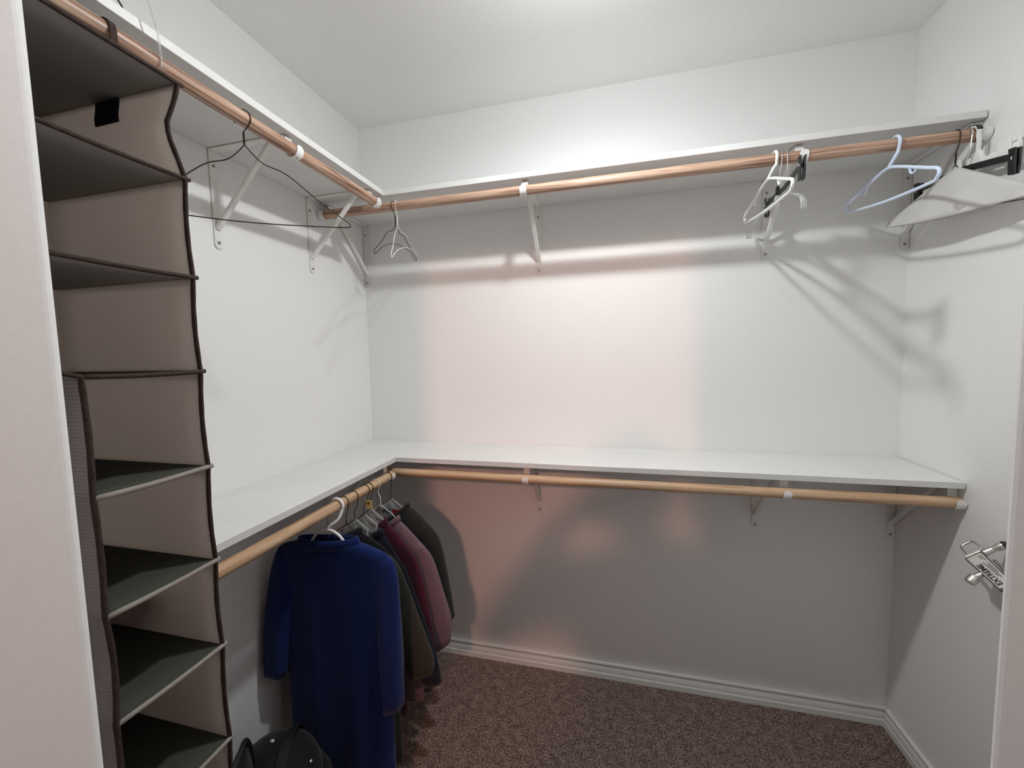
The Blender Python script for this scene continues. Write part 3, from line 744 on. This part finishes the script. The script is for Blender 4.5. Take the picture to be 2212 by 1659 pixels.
# white tubular hanger in the blue polo
def blue_hanger():
    ax, y0, yb, az = .266, -.640, -.664, .880
    root = empty('plastic_hanger', (ax, yb, az)); r = .0048
    hk = arc((LRX, y0, LZ), RR + r + .0006, 170, -25, 16, (1, 0, 0), (0, 0, 1))
    st = smooth_path(hk + [V((LRX + .012, y0 - .012, .912)), V((ax + .004, yb, az + .012)), V((ax, yb, az))], 3)
    MB().tube(st, [r * (.7 + .3 * min(1, i / 8)) for i in range(len(st))], 12).build('hook', 'white_plastic', root, smooth=True)
    pts = [(ax - .145, yb, az - .088), (ax - .10, yb, az - .066), (ax - .066, yb, az - .044), (ax - .043, yb, az - .016), (ax - .018, yb, az - .001), (ax, yb, az + .001), (ax + .018, yb, az - .001), (ax + .043, yb, az - .016), (ax + .066, yb, az - .044), (ax + .10, yb, az - .066), (ax + .145, yb, az - .088), (ax + .140, yb, az - .098), (ax, yb, az - .104), (ax - .140, yb, az - .098)]
    MB().tube(smooth_path(pts + [pts[0]], 5), r * .9, 10).build('body', 'white_plastic', root, smooth=True)
    return tag(root, 'thick white plastic hanger in the neck of the blue polo', 'hanger', GH)
blue_hanger()

# ------------------------------------------------------------------ bag on the floor below the organizer
def bag():
    root = empty('bag', (.20, -.87, 0))
    def rr(x0, x1, y0, y1, r, z, n=8):
        out = []
        for cx, cy, a0 in ((x1 - r, y1 - r, 0), (x0 + r, y1 - r, 90), (x0 + r, y0 + r, 180), (x1 - r, y0 + r, 270)):
            for i in range(n + 1):
                a = math.radians(a0 + 90 * i / n); out.append(V((cx + r * math.cos(a), cy + r * math.sin(a), z)))
        return out
    R = []
    for z, ins in ((.002, .02), (.01, .006), (.03, 0), (.10, -.004), (.18, -.003), (.23, .002), (.262, .012), (.278, .03), (.284, .06)):
        R.append(rr(.06 + ins, .335 - ins, -1.03 + ins, -.750 - ins, .055, z))
    MB().rings(R, True, True, True).build('body', 'bag', root, smooth=True)
    # padded frame panel on the organizer side, standing proud of the body, edged with piping
    edge = smooth_path([V((.262, -1.075, .20)), V((.262, -1.060, .36)), V((.256, -1.020, .440)), V((.240, -.974, .462)), V((.222, -.945, .455)), V((.205, -.920, .400)), V((.19, -.90, .30))], 6)
    MB().tube(edge, .0065, 8).build('piping', 'bag_edge', root, smooth=True)
    MB().tube([p + V((.004, -.018, -.012)) for p in edge[:24]], .0085, 8, rz=.004).build('reflective_strip', 'bag_strip', root, smooth=True)
    MB().rings([[p + V((-.004, .002, -.004)) for p in edge], [V((.215, p.y * .5 - .475, .25 + .3 * (p.z - .3))) for p in edge]], closed_ring=False).build('panel', 'bag', root, smooth=True, solid=.004)
    # rounded flap with two pale snaps and a carrying strap across
    R = []
    for k in range(9):
        a = PI / 2 * k / 8; q = max(math.cos(a), .01); z = .272 + .088 * math.sin(a)
        R.append([V((.222 + .118 * q * math.cos(2 * PI * j / 36), -.862 + .108 * q * math.sin(2 * PI * j / 36), z - .20 * max(0, (.118 * q * math.cos(2 * PI * j / 36)) - .02))) for j in range(36)])
    MB().rings(R, True, False, True).build('flap', 'bag', root, smooth=True)
    MB().strip(smooth_path([(.215, -.755, .31), (.232, -.800, .356), (.250, -.845, .3685), (.268, -.885, .358), (.288, -.93, .325), (.31, -.985, .268)], 5), V((.8, .5, .1)), .026, .004).build('strap', 'bag_edge', root, bevel=.001)
    for c in ((.207, -.856, .362), (.310, -.838, .308)):
        MB().sphere(c, .0055, 12, 8, (1.2, 1, .7)).build('snap', 'snap', root, smooth=True)
    return tag(root, 'dark nylon bag with two pale snaps on the floor below the organizer', 'bag')
bag()

# ------------------------------------------------------------------ nickel lock on the right wall, near the doorway
def lock():
    A = V((2.0200, -.41043, .84397)); e1 = V((0, -.96648, -.25676)); e2 = V((.73156, -.17505, .65893)); n = V((-.68178, -.18783, .70703))
    root = empty('hanging_lock', tuple(A)); th = .010
    Q = lambda a, b, c=0: A + e1 * a + e2 * b + n * c
    MB().prism([(0, 0), (.104, 0), (.107, .003), (.107, .010), (.085, .034), (0, .0406)], A - n * th, e1, e2, n, th).build('body', 'lock_dark', root, bevel=.0012)
    MB().prism([(.004, .003), (.102, .003), (.104, .010), (.084, .031), (.004, .0365)], A, e1, e2, n, .0008).build('label_plate', 'lock_plate', root)
    ring = [Q(-.004, .012, -.004), Q(-.014, .0135, -.004), Q(-.034, .0165, -.004), Q(-.0385, .026, -.004), Q(-.0385, .043, -.004), Q(-.030, .0475, -.004), Q(-.0145, .0485, -.004), Q(-.004, .040, -.004)]
    MB().tube(smooth_path(ring, 5), .0046, 8, rz=.003).build('shackle_ring', 'lock_metal', root, smooth=True)
    MB().box((-.006, .004, -.012), (.001, .040, .002), Matrix(((e1.x, e2.x, n.x, A.x), (e1.y, e2.y, n.y, A.y), (e1.z, e2.z, n.z, A.z), (0, 0, 0, 1)))).build('end_bar', 'lock_metal', root, bevel=.001)
    def cyl(a, b, r0, r1, nm, mt):
        o = MB().tube([a, a.lerp(b, .03), a.lerp(b, .06), a.lerp(b, .5), a.lerp(b, .94), a.lerp(b, .97), b], [r0 * .93, r0 * .985, r0, (r0 + r1) / 2, r1, r1 * .985, r1 * .93], 24).build(nm, mt, root, smooth=True)
        for p in o.data.polygons:
            if len(p.vertices) > 4: p.use_smooth = False
    cyl(Q(.050, .002, -.006), Q(.0505, -.015, -.006), .006, .007, 'key_barrel', 'lock_metal')
    cyl(Q(.0505, -.015, -.006), Q(.0575, -.034, -.006), .0115, .0105, 'knob', 'lock_metal')
    cyl(Q(.004, .040, -.005), Q(.004, .062, -.005), .0085, .0075, 'pin_collar', 'lock_metal')
    cyl(Q(.004, .060, -.005), Q(.006, .084, -.005), .0062, .0105, 'pin', 'lock_metal')
    MB().tube([Q(.006, .083, -.005), Q(.0068, .088, -.005), Q(.008, .100, -.005)], [.0105, .0108, .002], 16).build('pin_tip', 'black_plastic', root, smooth=True)
    MB().tube([Q(.03, .044, -.006), Q(.075, .041, -.006), Q(.10, .020, -.006)], .0035, 8).build('guard_bar', 'lock_metal', root, smooth=True)
    text_mesh('EXTREME', 'lettering', 'ink', .0155, Q(.0965, .0165, .0010), -e1, -e2, root, depth=.0002, bold=.0005, sx=1.02)
    for k, (a, b, l) in enumerate(((.075, .0215, .045), (.080, .0250, .040), (.066, .0285, .032), (.028, .030, .018), (.022, .026, .014))):
        MB().prism([(0, 0), (-l, 0), (-l, .0016), (0, .0016)], Q(a, b, .0008), e1, e2, n, .0003).build('fine_print', 'ink', root)
    return tag(root, 'small nickel lock with a lettered plate, low on the right wall by the doorway', 'lock')
lock()

# ------------------------------------------------------------------ lamps
def ceiling_light():
    c = V((1.06, -.75, H)); root = empty('ceiling_light', tuple(c - V((0, 0, .2))))
    MB().tube([c - V((0, 0, .0005)), c - V((0, 0, .004)), c - V((0, 0, .022)), c - V((0, 0, .034))], [.056, .058, .056, .030], 32).build('lamp_holder', 'white_plastic', root, smooth=True)
    ring = lambda q, z: [c + V((q * math.cos(2 * PI * j / 32), q * math.sin(2 * PI * j / 32), -z)) for j in range(32)]
    MB().rings([ring(*p) for p in ((.014, .0345), (.016, .045), (.026, .065), (.0355, .088))], True, True, False).build('bulb_neck', 'white_plastic', root, smooth=True)
    MB().rings([ring(*p) for p in ((.0356, .0885), (.0365, .100), (.0356, .113))], True, False, False).build('bulb_side', 'lamp_side', root, smooth=True)
    MB().rings([ring(*p) for p in ((.0355, .1135), (.031, .1165), (.018, .118), (.001, .1185))], True, False, True).build('bulb_face', 'lamp', root, smooth=True)
    return tag(root, 'bare round bulb in a holder on the closet ceiling', 'lamp')
ceiling_light()
al = bpy.data.lights.new('bedroom_lamp', 'AREA'); al.shape = 'DISK'; al.size = .24; al.energy = 48; al.color = (1.0, .45, .33)
ao = bpy.data.objects.new('bedroom_lamp', al); ao.location = (1.15, -4.3, 2.40)
ao.rotation_euler = (math.radians(35), 0, 0); COL.objects.link(ao)
w = bpy.data.worlds.new('World'); S.world = w; w.use_nodes = True
bg = w.node_tree.nodes['Background']; bg.inputs['Color'].default_value = (1.0, .58, .51, 1); bg.inputs['Strength'].default_value = .165

# ------------------------------------------------------------------ the photographer, standing in the bedroom behind the camera
def skinned(name, chains, mat, parent, root_first=True, sub=1):
    """chains: lists of (x,y,z,r); chains sharing a point are joined there"""
    vs, rs, es, idx = [], [], [], {}
    for ch in chains:
        prev = None
        for x, y, z, r in ch:
            k = (round(x, 3), round(y, 3), round(z, 3))
            if k not in idx: idx[k] = len(vs); vs.append((x, y, z)); rs.append(r)
            if prev is not None and prev != idx[k]: es.append((prev, idx[k]))
            prev = idx[k]
    me = bpy.data.meshes.new(name); me.from_pydata(vs, es, [])
    o = bpy.data.objects.new(name, me); COL.objects.link(o)
    d = o.modifiers.new('skin', 'SKIN'); d.use_smooth_shade = True
    sv = me.skin_vertices[0].data if me.skin_vertices else None
    if sv is None:
        bpy.context.view_layer.objects.active = o; sv = o.data.skin_vertices[0].data
    for v, r in zip(sv, rs): v.radius = (r, r)
    sv[0].use_root = True
    q = o.modifiers.new('sub', 'SUBSURF'); q.levels = q.render_levels = sub
    me.materials.append(M[mat]); o.parent = parent; o.location = -parent.location
    return o
M['skin'] = node_mat('skin', (.52, .33, .25), .55); M['hair'] = cloth('brown hair', (.03, .02, .015)); M['denim'] = cloth('dark denim', (.03, .04, .07)); M['tee'] = cloth('grey tee shirt', (.16, .16, .17))
def photographer():
    px, py = 1.185, -2.03
    root = empty('person', (px, py, 0))
    P_ = lambda x, y, z, r: (px + x, py + y, z * .95, r)
    hand_l, hand_r = P_(-.155, .275, 1.475, .026), P_(.025, .275, 1.475, .026)
    spine = [P_(0, 0, .98, .135), P_(0, .005, 1.10, .125), P_(0, .0, 1.26, .135), P_(0, -.005, 1.38, .120), P_(0, 0, 1.475, .062), P_(0, .012, 1.53, .058), P_(0, .02, 1.60, .082), P_(0, .02, 1.68, .088), P_(0, .01, 1.735, .060)]
    arm_l = [P_(0, -.005, 1.38, .120), P_(-.17, 0, 1.40, .062), P_(-.27, .04, 1.29, .050), P_(-.375, .09, 1.18, .043), P_(-.27, .18, 1.32, .036), P_(-.185, .25, 1.435, .027), hand_l]
    arm_r = [P_(0, -.005, 1.38, .120), P_(.16, 0, 1.46, .080), P_(.29, .02, 1.27, .050), P_(.36, .07, 1.17, .043), P_(.20, .18, 1.31, .036), P_(.055, .25, 1.43, .027), hand_r]
    def leg(s): return [P_(0, 0, .98, .135), P_(s * .095, 0, .90, .105), P_(s * .105, .01, .70, .082), P_(s * .11, .015, .49, .060), P_(s * .115, -.005, .30, .058), P_(s * .12, -.01, .10, .042), P_(s * .125, .04, .045, .040), P_(s * .135, .15, .038, .032)]
    skinned('body', [spine, arm_l, arm_r, leg(-1), leg(1)], 'skin', root, sub=2)
    fg = []
    for hx, sg in ((px - .155, 1), (px + .025, -1)):
        for i in range(4):                               # four fingers behind the phone, a thumb in front of its edge
            z = 1.432 - i * .019; l = (.070, .078, .072, .058)[i]
            fg.append([(hx + sg * .004, py + .290, z, .0085), (hx + sg * .030, py + .300, z + .002, .0082), (hx + sg * (.012 + l * .6), py + .303, z + .002, .0078), (hx + sg * (.004 + l), py + .303, z, .0065)])
        fg.append([(hx, py + .270, 1.392, .0105), (hx + sg * .018, py + .272, 1.410, .0098), (hx + sg * .036, py + .277, 1.425, .0080)])
    for f in fg: skinned('finger', [f], 'skin', root)
    t = [P_(0, 0, .93, .150), P_(0, .005, 1.10, .140), P_(0, .0, 1.26, .150), P_(0, -.005, 1.38, .134), P_(0, 0, 1.455, .072)]
    skinned('shirt', [t, [t[3], P_(-.17, 0, 1.40, .076), P_(-.27, .04, 1.29, .070)], [t[3], P_(.16, 0, 1.46, .094), P_(.29, .02, 1.27, .070)]], 'tee', root, sub=2)
    def tl(s): return [P_(0, 0, .98, .145), P_(s * .095, 0, .90, .118), P_(s * .105, .01, .70, .095), P_(s * .11, .015, .49, .075), P_(s * .115, -.005, .30, .070), P_(s * .12, -.01, .08, .062)]
    skinned('trousers', [tl(-1), tl(1)], 'denim', root, sub=2)
    MB().sphere((px, py - .005, 1.600), .1, 20, 14, (.93, 1.06, .98)).build('hair', 'hair', root, smooth=True)
    for sx in (-1, 1):
        MB().sphere((px + sx * .031, py + .093, 1.572), .012, 10, 8).build('eye', 'white_plastic', root, smooth=True)
        MB().sphere((px + sx * .086, py + .02, 1.558), .028, 10, 8, (.35, .7, 1.1)).build('ear', 'skin', root, smooth=True)
    MB().tube([(px, py + .098, 1.572), (px, py + .116, 1.544), (px, py + .104, 1.531)], [.008, .014, .010], 8).build('nose', 'skin', root, smooth=True)
    MB().tube([(px - .024, py + .094, 1.506), (px, py + .101, 1.504), (px + .024, py + .094, 1.506)], [.004, .007, .004], 8).build('mouth', 'skin', root, smooth=True)
    tag(root, 'person in a grey tee shirt standing in the bedroom holding up a phone', 'person')
    ph = MB().box((1.046, -1.7245, 1.374), (1.194, -1.7165, 1.446)).build('phone', 'black_plastic', bevel=.004)
    tag(ph, 'black phone held up sideways by the person in the doorway', 'phone')
photographer()

# ------------------------------------------------------------------ camera
cam = bpy.data.cameras.new('camera'); co = bpy.data.objects.new('camera', cam); COL.objects.link(co)
Rt = V((.97021836, .24119024, -.02244108)); Up = V((.00359532, .0782942, .99692381)); Fw = V((-.2422053, .96731447, -.07509531))
co.matrix_world = Matrix(((Rt.x, Up.x, -Fw.x, 1.11962724), (Rt.y, Up.y, -Fw.y, -1.69294376), (Rt.z, Up.z, -Fw.z, 1.41010067), (0, 0, 0, 1)))
cam.sensor_fit = 'HORIZONTAL'; cam.sensor_width = 36.0; cam.lens = 870.3078 / 2212 * 36.0; cam.clip_start = .01
S.camera = co
S.view_settings.view_transform = 'Standard'; S.view_settings.look = 'None'; S.view_settings.gamma = 1.0
S.view_settings.use_curve_mapping = False; S.view_settings.exposure = 0.0
S.cycles.max_bounces = 10; S.cycles.diffuse_bounces = 6; S.cycles.use_denoising = True
S.cycles.sample_clamp_indirect = 6
